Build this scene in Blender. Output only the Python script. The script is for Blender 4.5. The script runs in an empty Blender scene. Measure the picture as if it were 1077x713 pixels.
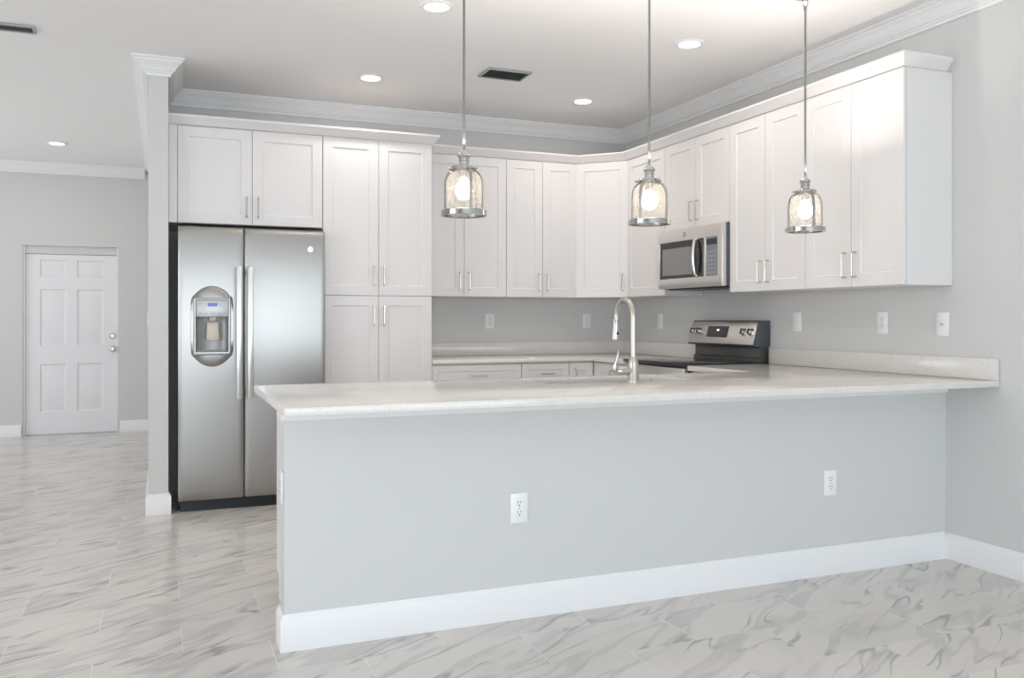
import bpy, bmesh, math, random
from mathutils import Vector, Matrix
PI = math.pi
S = bpy.context.scene
COL = S.collection
random.seed(4)

# ------------------------------------------------------------------ camera
cam_data = bpy.data.cameras.new('camera')
cam = bpy.data.objects.new('camera', cam_data); COL.objects.link(cam)
cam.location = (-3.6639, -6.4703, 1.2083)
cam.rotation_euler = (PI/2, 0, -0.3853)
cam_data.sensor_width = 36; cam_data.sensor_fit = 'HORIZONTAL'
cam_data.lens = 36*905.5866/1077
cam_data.shift_y = -(356.5-334.7555)/1077
cam_data.clip_start = .05
S.camera = cam

# ------------------------------------------------------------------ world, exposure
S.view_settings.view_transform = 'Standard'
S.view_settings.look = 'None'
S.view_settings.exposure = 0.0
S.view_settings.gamma = 1.0
S.view_settings.use_curve_mapping = False
W = bpy.data.worlds.new('daylight'); S.world = W; W.use_nodes = True
bg = W.node_tree.nodes['Background']
bg.inputs[0].default_value = (.80, .90, 1.0, 1); bg.inputs[1].default_value = 0.3
S.cycles.max_bounces = 10; S.cycles.diffuse_bounces = 6; S.cycles.transparent_max_bounces = 16
S.cycles.sample_clamp_indirect = 6

DAY, DAYCOL = 178, (.82, .92, 1.0)      # daylight from behind the camera, let in by added sliding doors
SIDE, SIDECOL = 84, (.94, .97, 1.0)     # added daylight through an invented window on the left
HALL = 52                               # light added to brighten the hall, through an invented window
CAN, CANCOL = 3.9, (1.0, .91, .84)     # each recessed light
UP = 3.9                                # added fill above each pendant to brighten the ceiling
PEND, PENDCOL = 1.0, (1.0, .86, .68)    # each pendant bulb
HC = 2.80                               # ceiling height

def area(name, loc, rot, sx, sy, power, color, shape='RECTANGLE', spread=PI):
    l = bpy.data.lights.new(name, 'AREA'); l.shape = shape; l.size = sx; l.size_y = sy
    l.energy = power; l.color = color; l.spread = spread
    o = bpy.data.objects.new(name, l); COL.objects.link(o); o.location = loc; o.rotation_euler = rot
    return o
area('rear_daylight', (-3.0, -9.78, 1.08), (PI/2, 0, 0), 4.9, 2.0, DAY, DAYCOL)  # daylight from behind; the sliding doors it passes are added
area('added_side_daylight', (-7.75, -4.6, 1.45), (0, -PI/2, 0), 1.7, 3.0, SIDE, SIDECOL)  # added lamp outside the invented left window
area('added_hall_daylight', (-7.8, 1.4, 1.4), (0, -PI/2-math.radians(15), 0), 1.7, 2.4, HALL, SIDECOL)  # added lamp that lifts the hall, outside an invented window

# ------------------------------------------------------------------ materials
def new_mat(name):
    m = bpy.data.materials.new(name); m.use_nodes = True
    return m, m.node_tree.nodes, m.node_tree.links, m.node_tree.nodes['Principled BSDF']
def pm(name, col, rough=.5, metal=0, spec=.5, coat=0, emit=None, es=0):
    m, N, L, b = new_mat(name)
    b.inputs['Base Color'].default_value = (*col, 1); b.inputs['Roughness'].default_value = rough
    b.inputs['Metallic'].default_value = metal; b.inputs['Specular IOR Level'].default_value = spec
    b.inputs['Coat Weight'].default_value = coat
    if emit: b.inputs['Emission Color'].default_value = (*emit, 1); b.inputs['Emission Strength'].default_value = es
    return m
def nd(N, t, **k):
    n = N.new(t)
    for a, v in k.items(): setattr(n, a, v)
    return n
def paint(name, col, rough=.6, bump=.02, scale=220):
    m, N, L, b = new_mat(name)
    b.inputs['Base Color'].default_value = (*col, 1); b.inputs['Roughness'].default_value = rough
    g = nd(N, 'ShaderNodeNewGeometry'); t = nd(N, 'ShaderNodeTexNoise'); t.inputs['Scale'].default_value = scale
    L.new(g.outputs['Position'], t.inputs['Vector'])
    bu = nd(N, 'ShaderNodeBump'); bu.inputs['Strength'].default_value = bump; bu.inputs['Distance'].default_value = .004
    L.new(t.outputs['Fac'], bu.inputs['Height']); L.new(bu.outputs['Normal'], b.inputs['Normal'])
    return m
def steel(name, col, rough, aniso=.0, tangent=(1, 0, 0), metal=1.0, grain=.04):
    m, N, L, b = new_mat(name)
    b.inputs['Metallic'].default_value = metal; b.inputs['Roughness'].default_value = rough
    b.inputs['Anisotropic'].default_value = aniso
    if aniso:
        c = nd(N, 'ShaderNodeCombineXYZ')
        for i in range(3): c.inputs[i].default_value = tangent[i]
        L.new(c.outputs[0], b.inputs['Tangent'])
    g = nd(N, 'ShaderNodeNewGeometry'); mp = nd(N, 'ShaderNodeMapping'); mp.inputs['Scale'].default_value = (3, 3, 300)
    t = nd(N, 'ShaderNodeTexNoise'); t.inputs['Scale'].default_value = 1.5
    L.new(g.outputs['Position'], mp.inputs['Vector']); L.new(mp.outputs[0], t.inputs['Vector'])
    r = nd(N, 'ShaderNodeValToRGB')
    r.color_ramp.elements[0].color = (*[c*(1-grain) for c in col], 1); r.color_ramp.elements[1].color = (*[min(1, c*(1+grain)) for c in col], 1)
    L.new(t.outputs['Fac'], r.inputs['Fac']); L.new(r.outputs['Color'], b.inputs['Base Color'])
    return m

M = {}
M['wall'] = paint('wall_paint', (.635, .635, .625))
M['ceiling'] = paint('ceiling_paint', (.88, .872, .865), .8)
M['trim'] = pm('trim_paint', (.83, .83, .835), .35)
M['door'] = pm('door_paint', (.80, .795, .81), .38)
M['cabinet'] = pm('cabinet_paint', (.76, .738, .728), .34)
M['plate'] = pm('white_plastic', (.86, .86, .86), .3)
M['slot'] = pm('dark_slot', (.03, .03, .03), .5)
M['fridge'] = steel('brushed_steel', (.41, .40, .385), .36, .82, (1, 0, 0))
M['appliance'] = steel('warm_steel', (.74, .71, .67), .30, .5, (0, 1, 0))
M['nickel'] = steel('brushed_nickel', (.56, .52, .47), .30)
M['chrome'] = pm('polished_nickel', (.50, .50, .49), .14, 1.0)
M['rod'] = pm('rod_nickel', (.30, .30, .295), .3, 1.0)
M['handle'] = pm('satin_nickel', (.58, .55, .52), .26, 1.0)
M['strap'] = pm('strap_nickel', (.36, .355, .34), .35, 1.0)
M['steel_handle'] = steel('handle_steel', (.80, .80, .80), .30)
M['sinksteel'] = steel('sink_steel', (.6, .59, .57), .3)
M['black'] = pm('black_plastic', (.022, .023, .026), .38)
M['graybody'] = pm('charcoal_sheet', (.075, .085, .10), .45)
M['glass_black'] = pm('black_glass', (.018, .018, .02), .06, 0, .6)
M['glass_grey'] = pm('smoked_glass', (.22, .21, .205), .10, 0, .8)
M['riser'] = pm('riser_dark_steel', (.10, .10, .10), .3, .5)
M['disp_grey'] = pm('dispenser_plastic', (.34, .34, .34), .35, .3)
M['disp_frame'] = pm('dispenser_frame_grey', (.36, .36, .36), .3, .8)
M['disp_panel'] = pm('dispenser_panel_grey', (.55, .56, .57), .35, .3)
M['paddle'] = pm('paddle_translucent', (.62, .57, .48), .3)
M['blue_lcd'] = pm('blue_display', (.02, .05, .3), .2, emit=(.10, .18, .75), es=.35)
M['lcd'] = pm('clock_display', (.1, .1, .1), .2, emit=(.75, .85, 1), es=1.3)
M['keypad'] = pm('keypad_grey', (.2, .22, .24), .3)
M['lens'] = pm('lamp_lens', (.9, .9, .9), .4, emit=(1, .95, .9), es=5)
M['bulb'] = pm('glowing_bulb', (1, .95, .85), .4, emit=(1, .90, .72), es=6)
M['duct'] = pm('duct_dark', (.10, .11, .11), .6)
M['ventmetal'] = pm('vent_metal', (.42, .44, .44), .4, .5)
M['vent_louver'] = pm('vent_louver_grey', (.12, .125, .125), .5, .2)

# seeded glass: clear, bubbly, faintly warm
def seeded():
    m, N, L, b = new_mat('seeded_glass'); N.remove(b)
    out = N['Material Output']
    g = nd(N, 'ShaderNodeTexCoord'); v = nd(N, 'ShaderNodeTexVoronoi'); v.inputs['Scale'].default_value = 95
    L.new(g.outputs['Object'], v.inputs['Vector'])
    ns = nd(N, 'ShaderNodeTexNoise'); ns.inputs['Scale'].default_value = 110; L.new(g.outputs['Object'], ns.inputs['Vector'])
    bu = nd(N, 'ShaderNodeBump'); bu.inputs['Strength'].default_value = .35; bu.inputs['Distance'].default_value = .003
    L.new(v.outputs['Distance'], bu.inputs['Height'])
    tr = nd(N, 'ShaderNodeBsdfTransparent'); tr.inputs[0].default_value = (1, .998, .99, 1)
    gl = nd(N, 'ShaderNodeBsdfGlossy'); gl.inputs['Roughness'].default_value = .06; L.new(bu.outputs[0], gl.inputs['Normal'])
    tl = nd(N, 'ShaderNodeBsdfTranslucent'); tl.inputs[0].default_value = (.95, .9, .82, 1)
    fr = nd(N, 'ShaderNodeLayerWeight'); fr.inputs[0].default_value = .05; L.new(bu.outputs[0], fr.inputs['Normal'])
    r = nd(N, 'ShaderNodeValToRGB'); r.color_ramp.elements[0].position = .50; r.color_ramp.elements[1].position = .62
    r.color_ramp.elements[0].color = (.05, .05, .05, 1); r.color_ramp.elements[1].color = (.26, .26, .26, 1)
    L.new(ns.outputs['Fac'], r.inputs['Fac'])
    m1 = nd(N, 'ShaderNodeMixShader'); L.new(r.outputs[0], m1.inputs[0]); L.new(tr.outputs[0], m1.inputs[1]); L.new(tl.outputs[0], m1.inputs[2])
    m2 = nd(N, 'ShaderNodeMixShader'); L.new(fr.outputs['Fresnel'], m2.inputs[0]); L.new(m1.outputs[0], m2.inputs[1]); L.new(gl.outputs[0], m2.inputs[2])
    L.new(m2.outputs[0], out.inputs['Surface'])
    return m
M['seeded'] = seeded()

def quartz():
    m, N, L, b = new_mat('speckled_quartz'); b.inputs['Roughness'].default_value = .12; b.inputs['Specular IOR Level'].default_value = .45
    g = nd(N, 'ShaderNodeNewGeometry')
    n1 = nd(N, 'ShaderNodeTexNoise'); n1.inputs['Scale'].default_value = 60; n1.inputs['Detail'].default_value = 4
    n2 = nd(N, 'ShaderNodeTexVoronoi'); n2.inputs['Scale'].default_value = 110
    n3 = nd(N, 'ShaderNodeTexNoise'); n3.inputs['Scale'].default_value = 9
    for n in (n1, n2, n3): L.new(g.outputs['Position'], n.inputs['Vector'])
    r1 = nd(N, 'ShaderNodeValToRGB'); r1.color_ramp.elements[0].position = .35; r1.color_ramp.elements[1].position = .6
    r1.color_ramp.elements[0].color = (.71, .678, .64, 1); r1.color_ramp.elements[1].color = (.745, .712, .675, 1)
    L.new(n1.outputs['Fac'], r1.inputs['Fac'])
    r2 = nd(N, 'ShaderNodeValToRGB'); r2.color_ramp.elements[0].position = .17; r2.color_ramp.elements[1].position = .24
    r2.color_ramp.elements[0].color = (1, 1, 1, 1); r2.color_ramp.elements[1].color = (0, 0, 0, 1)
    L.new(n2.outputs['Distance'], r2.inputs['Fac'])
    r3 = nd(N, 'ShaderNodeValToRGB'); r3.color_ramp.elements[0].position = .45; r3.color_ramp.elements[1].position = .65
    L.new(n3.outputs['Fac'], r3.inputs['Fac'])
    mu = nd(N, 'ShaderNodeMath', operation='MULTIPLY'); L.new(r2.outputs[0], mu.inputs[0]); L.new(r3.outputs[0], mu.inputs[1])
    mx = nd(N, 'ShaderNodeMix', data_type='RGBA'); L.new(mu.outputs[0], mx.inputs[0]); L.new(r1.outputs[0], mx.inputs[6])
    mx.inputs[7].default_value = (.40, .34, .28, 1)
    L.new(mx.outputs[2], b.inputs['Base Color'])
    return m
M['quartz'] = quartz()

def floor_mat():
    m, N, L, b = new_mat('marble_tile'); b.inputs['Roughness'].default_value = .22
    b.inputs['Specular IOR Level'].default_value = .5
    g = nd(N, 'ShaderNodeNewGeometry'); sp = nd(N, 'ShaderNodeSeparateXYZ'); L.new(g.outputs['Position'], sp.inputs[0])
    def ma(op, a, c=None, d=None):
        n = nd(N, 'ShaderNodeMath', operation=op)
        for i, v in enumerate((a, c, d)):
            if v is None: continue
            if isinstance(v, (int, float)): n.inputs[i].default_value = v
            else: L.new(v, n.inputs[i])
        return n.outputs[0]
    X, Y = sp.outputs[0], sp.outputs[1]
    ry = ma('DIVIDE', ma('ADD', Y, 1.605 + .3042*200), .3042)
    row = ma('FLOOR', ry); fy = ma('FRACT', ry)
    odd = ma('FLOORED_MODULO', row, 2)
    rx = ma('ADD', ma('DIVIDE', ma('ADD', X, 3.597 + .598*50), .598), ma('MULTIPLY', ma('SUBTRACT', 1, odd), .49))
    cx = ma('FLOOR', rx); fx = ma('FRACT', rx)
    def edge(fr, size, w):
        d = ma('MULTIPLY', ma('MINIMUM', fr, ma('SUBTRACT', 1, fr)), size)
        return ma('LESS_THAN', d, w)
    gx = edge(fx, .598, .0016); gy = edge(fy, .3042, .0011)
    idv = nd(N, 'ShaderNodeCombineXYZ'); L.new(row, idv.inputs[0]); L.new(cx, idv.inputs[1])
    wn = nd(N, 'ShaderNodeTexWhiteNoise', noise_dimensions='3D'); L.new(idv.outputs[0], wn.inputs['Vector'])
    sc = nd(N, 'ShaderNodeVectorMath', operation='SCALE'); L.new(wn.outputs['Color'], sc.inputs[0]); sc.inputs[3].default_value = 30
    add = nd(N, 'ShaderNodeVectorMath', operation='ADD'); L.new(g.outputs['Position'], add.inputs[0]); L.new(sc.outputs[0], add.inputs[1])
    rot = nd(N, 'ShaderNodeVectorRotate', rotation_type='Z_AXIS'); L.new(add.outputs[0], rot.inputs[0]); rot.inputs['Angle'].default_value = math.radians(-32)
    wz = nd(N, 'ShaderNodeTexNoise'); wz.inputs['Scale'].default_value = 3.6; wz.inputs['Detail'].default_value = 1.5; L.new(rot.outputs[0], wz.inputs['Vector'])
    ws = nd(N, 'ShaderNodeVectorMath', operation='SCALE'); L.new(wz.outputs['Color'], ws.inputs[0]); ws.inputs[3].default_value = .085
    wa = nd(N, 'ShaderNodeVectorMath', operation='ADD'); L.new(rot.outputs[0], wa.inputs[0]); L.new(ws.outputs[0], wa.inputs[1])
    def stretched(sx, sy, scale, detail):
        mp = nd(N, 'ShaderNodeMapping'); mp.inputs['Scale'].default_value = (sx, sy, 1); L.new(wa.outputs[0], mp.inputs[0])
        n = nd(N, 'ShaderNodeTexNoise'); n.inputs['Scale'].default_value = scale; n.inputs['Detail'].default_value = detail; n.inputs['Roughness'].default_value = .5
        L.new(mp.outputs[0], n.inputs['Vector']); return n.outputs['Fac']
    def mr(v, a, c, d, e):
        n = nd(N, 'ShaderNodeMapRange', interpolation_type='SMOOTHSTEP'); L.new(v, n.inputs[0])
        for i, q in enumerate((a, c, d, e)): n.inputs[i+1].default_value = q
        return n.outputs[0]
    v1 = stretched(.55, 3.6, 1.9, 2); v2 = stretched(.6, 3.2, 1.5, 3); v3 = stretched(1, 2.2, 1.6, 3); v4 = stretched(1, 2.4, 3.4, 2)
    thin = mr(ma('ABSOLUTE', ma('SUBTRACT', v1, .5)), 0, .026, 1, 0)
    mask = mr(v4, .38, .60, .12, 1)
    broad = mr(ma('ABSOLUTE', ma('SUBTRACT', v2, .52)), 0, .055, 1, 0)
    cloud = mr(v3, .40, .68, 0, 1)
    c0 = nd(N, 'ShaderNodeMix', data_type='RGBA'); L.new(cloud, c0.inputs[0]); c0.inputs[6].default_value = (.69, .645, .605, 1); c0.inputs[7].default_value = (.63, .59, .555, 1)
    c1 = nd(N, 'ShaderNodeMix', data_type='RGBA'); L.new(ma('MULTIPLY', broad, .5), c1.inputs[0]); L.new(c0.outputs[2], c1.inputs[6]); c1.inputs[7].default_value = (.44, .425, .42, 1)
    c2 = nd(N, 'ShaderNodeMix', data_type='RGBA'); L.new(ma('MULTIPLY', ma('MULTIPLY', thin, mask), .75), c2.inputs[0]); L.new(c1.outputs[2], c2.inputs[6]); c2.inputs[7].default_value = (.30, .29, .288, 1)
    gm = ma('MAXIMUM', gx, ma('MULTIPLY', gy, .25))
    c3 = nd(N, 'ShaderNodeMix', data_type='RGBA'); L.new(ma('MULTIPLY', gm, .75), c3.inputs[0]); L.new(c2.outputs[2], c3.inputs[6]); c3.inputs[7].default_value = (.78, .77, .755, 1)
    L.new(c3.outputs[2], b.inputs['Base Color'])
    return m
M['floor'] = floor_mat()

# ------------------------------------------------------------------ mesh helpers
def finish(name, bm, mat, parent=None, bevel=0, segs=2, angle=35):
    bmesh.ops.remove_doubles(bm, verts=bm.verts, dist=1e-5)
    bmesh.ops.recalc_face_normals(bm, faces=bm.faces)
    if bevel:
        es = [e for e in bm.edges if len(e.link_faces) == 2 and e.calc_face_angle(0) > math.radians(30)]
        bmesh.ops.bevel(bm, geom=es, offset=bevel, segments=segs, profile=.5, affect='EDGES', clamp_overlap=True)
    for f in bm.faces: f.smooth = True
    for e in bm.edges:
        if len(e.link_faces) != 2 or e.calc_face_angle(0) > math.radians(angle): e.smooth = False
    me = bpy.data.meshes.new(name); bm.to_mesh(me); bm.free()
    me.materials.append(M[mat] if isinstance(mat, str) else mat)
    o = bpy.data.objects.new(name, me); COL.objects.link(o)
    if parent: o.parent = parent
    return o
def B(): return bmesh.new()
def box(bm, a, b):
    x0, x1 = sorted((a[0], b[0])); y0, y1 = sorted((a[1], b[1])); z0, z1 = sorted((a[2], b[2]))
    v = [bm.verts.new(p) for p in ((x0,y0,z0),(x1,y0,z0),(x1,y1,z0),(x0,y1,z0),(x0,y0,z1),(x1,y0,z1),(x1,y1,z1),(x0,y1,z1))]
    for f in ((0,3,2,1),(4,5,6,7),(0,1,5,4),(1,2,6,5),(2,3,7,6),(3,0,4,7)): bm.faces.new([v[i] for i in f])
    return v
def prism(bm, pts, a, b, axis):
    """polygon pts extruded along an axis; pts are the other two coordinates in order"""
    def mk(p, w):
        q = list(p); q.insert(axis, w); return bm.verts.new(q)
    A = [mk(p, a) for p in pts]; C = [mk(p, b) for p in pts]; n = len(pts)
    bm.faces.new(A); bm.faces.new(C[::-1])
    for i in range(n): bm.faces.new((A[i], C[i], C[(i+1) % n], A[(i+1) % n]))
def slab(bm, us, vs, keep, w0, w1, axes):
    """cells of a grid extruded, only outer faces kept"""
    nu, nv = len(us)-1, len(vs)-1; vc = {}
    def V(i, j, k):
        if (i, j, k) not in vc:
            p = [0, 0, 0]; p[axes[0]] = us[i]; p[axes[1]] = vs[j]; p[axes[2]] = (w0, w1)[k]; vc[i, j, k] = bm.verts.new(p)
        return vc[i, j, k]
    K = lambda i, j: 0 <= i < nu and 0 <= j < nv and keep(i, j)
    for i in range(nu):
        for j in range(nv):
            if not K(i, j): continue
            for k in (0, 1): bm.faces.new([V(i,j,k), V(i+1,j,k), V(i+1,j+1,k), V(i,j+1,k)])
            if not K(i-1, j): bm.faces.new([V(i,j,0), V(i,j+1,0), V(i,j+1,1), V(i,j,1)])
            if not K(i+1, j): bm.faces.new([V(i+1,j,0), V(i+1,j+1,0), V(i+1,j+1,1), V(i+1,j,1)])
            if not K(i, j-1): bm.faces.new([V(i,j,0), V(i+1,j,0), V(i+1,j,1), V(i,j,1)])
            if not K(i, j+1): bm.faces.new([V(i,j+1,0), V(i+1,j+1,0), V(i+1,j+1,1), V(i,j+1,1)])
def lathe(bm, prof, n=32, mat=None):
    """closed profile [(r,z)...] revolved about z; ends on the axis may have r = 0"""
    mat = mat or Matrix.Identity(4); rings = []
    for r, z in prof:
        if r < 1e-6: rings.append([bm.verts.new(mat @ Vector((0, 0, z)))])
        else: rings.append([bm.verts.new(mat @ Vector((r*math.cos(2*PI*k/n), r*math.sin(2*PI*k/n), z))) for k in range(n)])
    for a, b in zip(rings, rings[1:]):
        for k in range(n):
            q = (k+1) % n
            if len(a) == 1 and len(b) == 1: break
            if len(a) == 1: bm.faces.new((a[0], b[q], b[k]))
            elif len(b) == 1: bm.faces.new((a[k], a[q], b[0]))
            else: bm.faces.new((a[k], a[q], b[q], b[k]))
    if len(rings[0]) > 1 and len(rings[-1]) > 1 and prof[0] == prof[-1]: pass
def rod(bm, a, b, r, n=16, r2=None):
    a, b = Vector(a), Vector(b); d = b-a
    lathe(bm, [(0, 0), (r, 0), (r if r2 is None else r2, d.length), (0, d.length)], n,
          Matrix.Translation(a) @ d.to_track_quat('Z', 'Y').to_matrix().to_4x4())
def tube(bm, pts, rad, n=14, flat=1.0):
    pts = [Vector(p) for p in pts]; rings = []; up = None
    for i, p in enumerate(pts):
        t = (pts[min(i+1, len(pts)-1)] - pts[max(i-1, 0)]).normalized()
        if up is None: up = t.orthogonal().normalized()
        up = (up - t*up.dot(t)).normalized(); s = t.cross(up); r = rad[i] if isinstance(rad, (list, tuple)) else rad
        rings.append([bm.verts.new(p + up*r*math.cos(2*PI*k/n) + s*r*flat*math.sin(2*PI*k/n)) for k in range(n)])
    for a, b in zip(rings, rings[1:]):
        for k in range(n): bm.faces.new((a[k], a[(k+1) % n], b[(k+1) % n], b[k]))
    bm.faces.new(rings[0]); bm.faces.new(rings[-1][::-1])
def sweep(bm, path, prof, closed=False):
    """mitred sweep: prof [(out, z)] closed polygon; out is to the right of the path"""
    P = [Vector(p) for p in path]; rows = []
    for i, p in enumerate(P):
        nrm = []
        if i > 0: d = (p-P[i-1]).normalized(); nrm.append(Vector((d.y, -d.x)))
        if i < len(P)-1: d = (P[i+1]-p).normalized(); nrm.append(Vector((d.y, -d.x)))
        m = nrm[0] if len(nrm) == 1 else (nrm[0]+nrm[1])/(1+nrm[0].dot(nrm[1]))
        rows.append([bm.verts.new((p.x+m.x*o, p.y+m.y*o, z)) for o, z in prof])
    n = len(prof)
    for a, b in zip(rows, rows[1:]):
        for k in range(n): bm.faces.new((a[k], a[(k+1) % n], b[(k+1) % n], b[k]))
    bm.faces.new(rows[0]); bm.faces.new(rows[-1][::-1])
def letters(name, text, size, mat, parent, matrix, ext=.0004):
    cu = bpy.data.curves.new(name+'_curve', 'FONT'); cu.body = text; cu.size = size; cu.align_x = 'CENTER'; cu.align_y = 'CENTER'
    cu.extrude = ext; cu.shear = .25
    t = bpy.data.objects.new(name+'_tmp', cu); COL.objects.link(t)
    dg = bpy.context.evaluated_depsgraph_get(); me = bpy.data.meshes.new_from_object(t.evaluated_get(dg))
    bpy.data.objects.remove(t); bpy.data.curves.remove(cu)
    me.transform(matrix); me.materials.clear(); me.materials.append(M[mat]); me.name = name
    o = bpy.data.objects.new(name, me); COL.objects.link(o); o.parent = parent
    return o

def tag(o, label, cat, group=None):
    o['label'] = label; o['category'] = cat
    if group: o['group'] = group
    return o
def thing(name, label, cat, loc=(0,0,0), rz=0, group=None):
    o = bpy.data.objects.new(name, None); COL.objects.link(o); o.location = loc; o.rotation_euler = (0, 0, rz)
    o.empty_display_size = .1
    return tag(o, label, cat, group)
def struct(o): o['kind'] = 'structure'; return o

# ------------------------------------------------------------------ the room shell
XL, XR, YR, YF = -7.6, 0.0, -9.6, 3.55
XP0, XP1, YP = -3.746, -3.632, -.745          # wall end beside the refrigerator
HW0, HW1, HWX = -3.265, -3.150, -3.2547       # half wall of the peninsula
bm = B(); box(bm, (XL-.12, YR-.12, -.1), (XR+.12, YF+.3, 0)); struct(finish('floor', bm, 'floor'))
bm = B(); box(bm, (XL-.12, YR-.12, HC), (XR+.12, YF+.3, HC+.1)); struct(finish('ceiling', bm, 'ceiling'))
bm = B(); box(bm, (XR, YR-.12, 0), (XR+.12, .12, HC)); struct(finish('wall_right', bm, 'wall'))
bm = B(); box(bm, (XP1, 0, 0), (XR, .12, HC)); struct(finish('wall_back', bm, 'wall'))
bm = B(); box(bm, (XP0, YP, 0), (XP1, YF, HC)); struct(finish('wall_middle', bm, 'wall'))
DX0, DX1, DZ = -4.990, -4.098, 1.957          # opening of the far door
bm = B(); slab(bm, [XL, DX0, DX1, XP0], [0, DZ, HC], lambda i, j: not (i == 1 and j == 0), YF, YF+.14, (0, 2, 1)); struct(finish('wall_far', bm, 'wall'))
bm = B(); slab(bm, [YR, -6.2, -3.0, .1, 2.7, YF], [0, .55, 2.35, HC], lambda i, j: not (i in (1, 3) and j == 1), XL-.12, XL, (1, 2, 0)); struct(finish('wall_left', bm, 'wall'))
bm = B(); slab(bm, [XL-.12, -5.5, -.5, XR+.12], [0, 2.42, HC], lambda i, j: not (i == 1 and j == 0), YR-.12, YR, (0, 2, 1)); struct(finish('wall_rear', bm, 'wall'))
bm = B(); box(bm, (HWX, HW0, 0), (XR, HW1, .884)); struct(finish('wall_peninsula', bm, 'wall'))
# invented openings behind the camera and on the left, added to admit daylight
for nm, fr in (('added_window_1', [((-5.5, YR-.1, 0), (-5.42, YR-.02, 2.42)), ((-.58, YR-.1, 0), (-.5, YR-.02, 2.42)), ((-5.42, YR-.1, 2.34), (-.58, YR-.02, 2.42)),
                            ((-3.04, YR-.1, .05), (-2.96, YR-.02, 2.34)), ((-5.42, YR-.1, 0), (-.58, YR-.02, .05))]),
               ('added_window_2', [((XL-.1, -6.2, .55), (XL-.02, -6.14, 2.35)), ((XL-.1, -3.06, .55), (XL-.02, -3.0, 2.35)), ((XL-.1, -6.14, 2.29), (XL-.02, -3.06, 2.35)),
                            ((XL-.1, -6.14, .55), (XL-.02, -3.06, .61)), ((XL-.1, -4.63, .61), (XL-.02, -4.57, 2.29))]),
               ('added_window_3', [((XL-.1, .1, .55), (XL-.02, .16, 2.35)), ((XL-.1, 2.64, .55), (XL-.02, 2.7, 2.35)), ((XL-.1, .16, 2.29), (XL-.02, 2.64, 2.35)), ((XL-.1, .16, .55), (XL-.02, 2.64, .61))])):
    bm = B()
    for a, b in fr: box(bm, a, b)
    struct(finish(nm, bm, 'trim'))

# crown moulding at the ceiling
CROWN = [(0, HC), (.092, HC), (.092, HC-.012), (.082, HC-.016), (.078, HC-.026), (.064, HC-.036), (.050, HC-.050), (.040, HC-.066), (.035, HC-.076),
         (.026, HC-.079), (.026, HC-.087), (.016, HC-.091), (.013, HC-.103), (0, HC-.103)]
e = .0005
bm = B(); sweep(bm, [(XP0-e, YF-e), (XP0-e, YP-e), (XP1+e, YP-e), (XP1+e, -e), (XR-e, -e), (XR-e, YR+.01)], CROWN); struct(finish('trim_1', bm, 'trim', angle=25))
bm = B(); sweep(bm, [(XL+e, YF-e), (XP0-.093, YF-e)], CROWN); struct(finish('trim_2', bm, 'trim', angle=25))
# baseboards
def base_profile(h, t): return [(0, .0005), (t, .0005), (t, h-.022), (t-.003, h-.014), (t*.45, h-.006), (t*.4, h), (0, h)]
bm = B(); sweep(bm, [(HWX-e, HW1-e), (HWX-e, HW0-e), (XR-.0165, HW0-e)], base_profile(.135, .016)); struct(finish('baseboard_peninsula', bm, 'trim'))
bm = B(); sweep(bm, [(XR-e, HW0-.001), (XR-e, YR+.01)], base_profile(.13, .016)); struct(finish('baseboard_right', bm, 'trim'))
bm = B(); sweep(bm, [(XP0-e, YF-.02), (XP0-e, YP-e), (XP1+e, YP-e), (XP1+e, YP+.10)], base_profile(.13, .016)); struct(finish('baseboard_middle', bm, 'trim'))
bm = B(); sweep(bm, [(XL+e, YF-e), (DX0-.012, YF-e)], base_profile(.125, .016)); sweep(bm, [(DX1+.012, YF-e), (XP0-.0175, YF-e)], base_profile(.125, .016))
struct(finish('baseboard_far', bm, 'trim'))
# board under the worktop on the half wall
bm = B(); sweep(bm, [(HWX-e, HW1-e), (HWX-e, HW0-e), (XR-e, HW0-e)], [(0, .836), (.010, .836), (.013, .842), (.013, .8835), (0, .8835)]); struct(finish('trim_3', bm, 'trim'))

# far door: six panel slab set back in its opening
door = B(); dz0, dz1, dy = .012, 1.872, YF+.045
px = [DX0+.022, DX0+.022+.128, DX0+.022+.372, DX0+.022+.472, DX0+.022+.722, DX1-.016]
pz = [dz0, .235, .735, .925, 1.510, 1.640, 1.815, dz1]
bm = door
slab(bm, px, pz, lambda i, j: not (i in (1, 3) and j in (1, 3, 5)), dy, dy+.04, (0, 2, 1))
for i in (1, 3):
    for j in (1, 3, 5):
        x0, x1, z0, z1 = px[i], px[i+1], pz[j], pz[j+1]
        def ring(o, y): return [(x0+o, y, z0+o), (x1-o, y, z0+o), (x1-o, y, z1-o), (x0+o, y, z1-o)]
        R = [[bm.verts.new(p) for p in ring(o, y)] for o, y in ((0, dy), (.012, dy+.011), (.022, dy+.011), (.045, dy+.004))]
        for a, b in zip(R, R[1:]):
            for k in range(4): bm.faces.new((a[k], a[(k+1) % 4], b[(k+1) % 4], b[k]))
        bm.faces.new(R[-1])
d1 = struct(finish('door_1', bm, 'door', angle=20))
bm = B(); box(bm, (DX0+.001, YF+.012, 0.0), (DX0+.02, YF+.13, DZ-.001)); box(bm, (DX1-.014, YF+.012, 0.0), (DX1-.001, YF+.13, DZ-.001))
finish('door_frame', bm, 'door', d1, .002)
bm = B(); box(bm, (DX0+.02, YF+.03, 1.876), (DX1-.014, YF+.13, DZ-.001)); finish('door_header', bm, 'wall', d1)
bm = B(); box(bm, (DX0+.02, YF+.03, .0005), (DX1-.014, YF+.12, .012)); finish('threshold', bm, 'ventmetal', d1)
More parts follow.
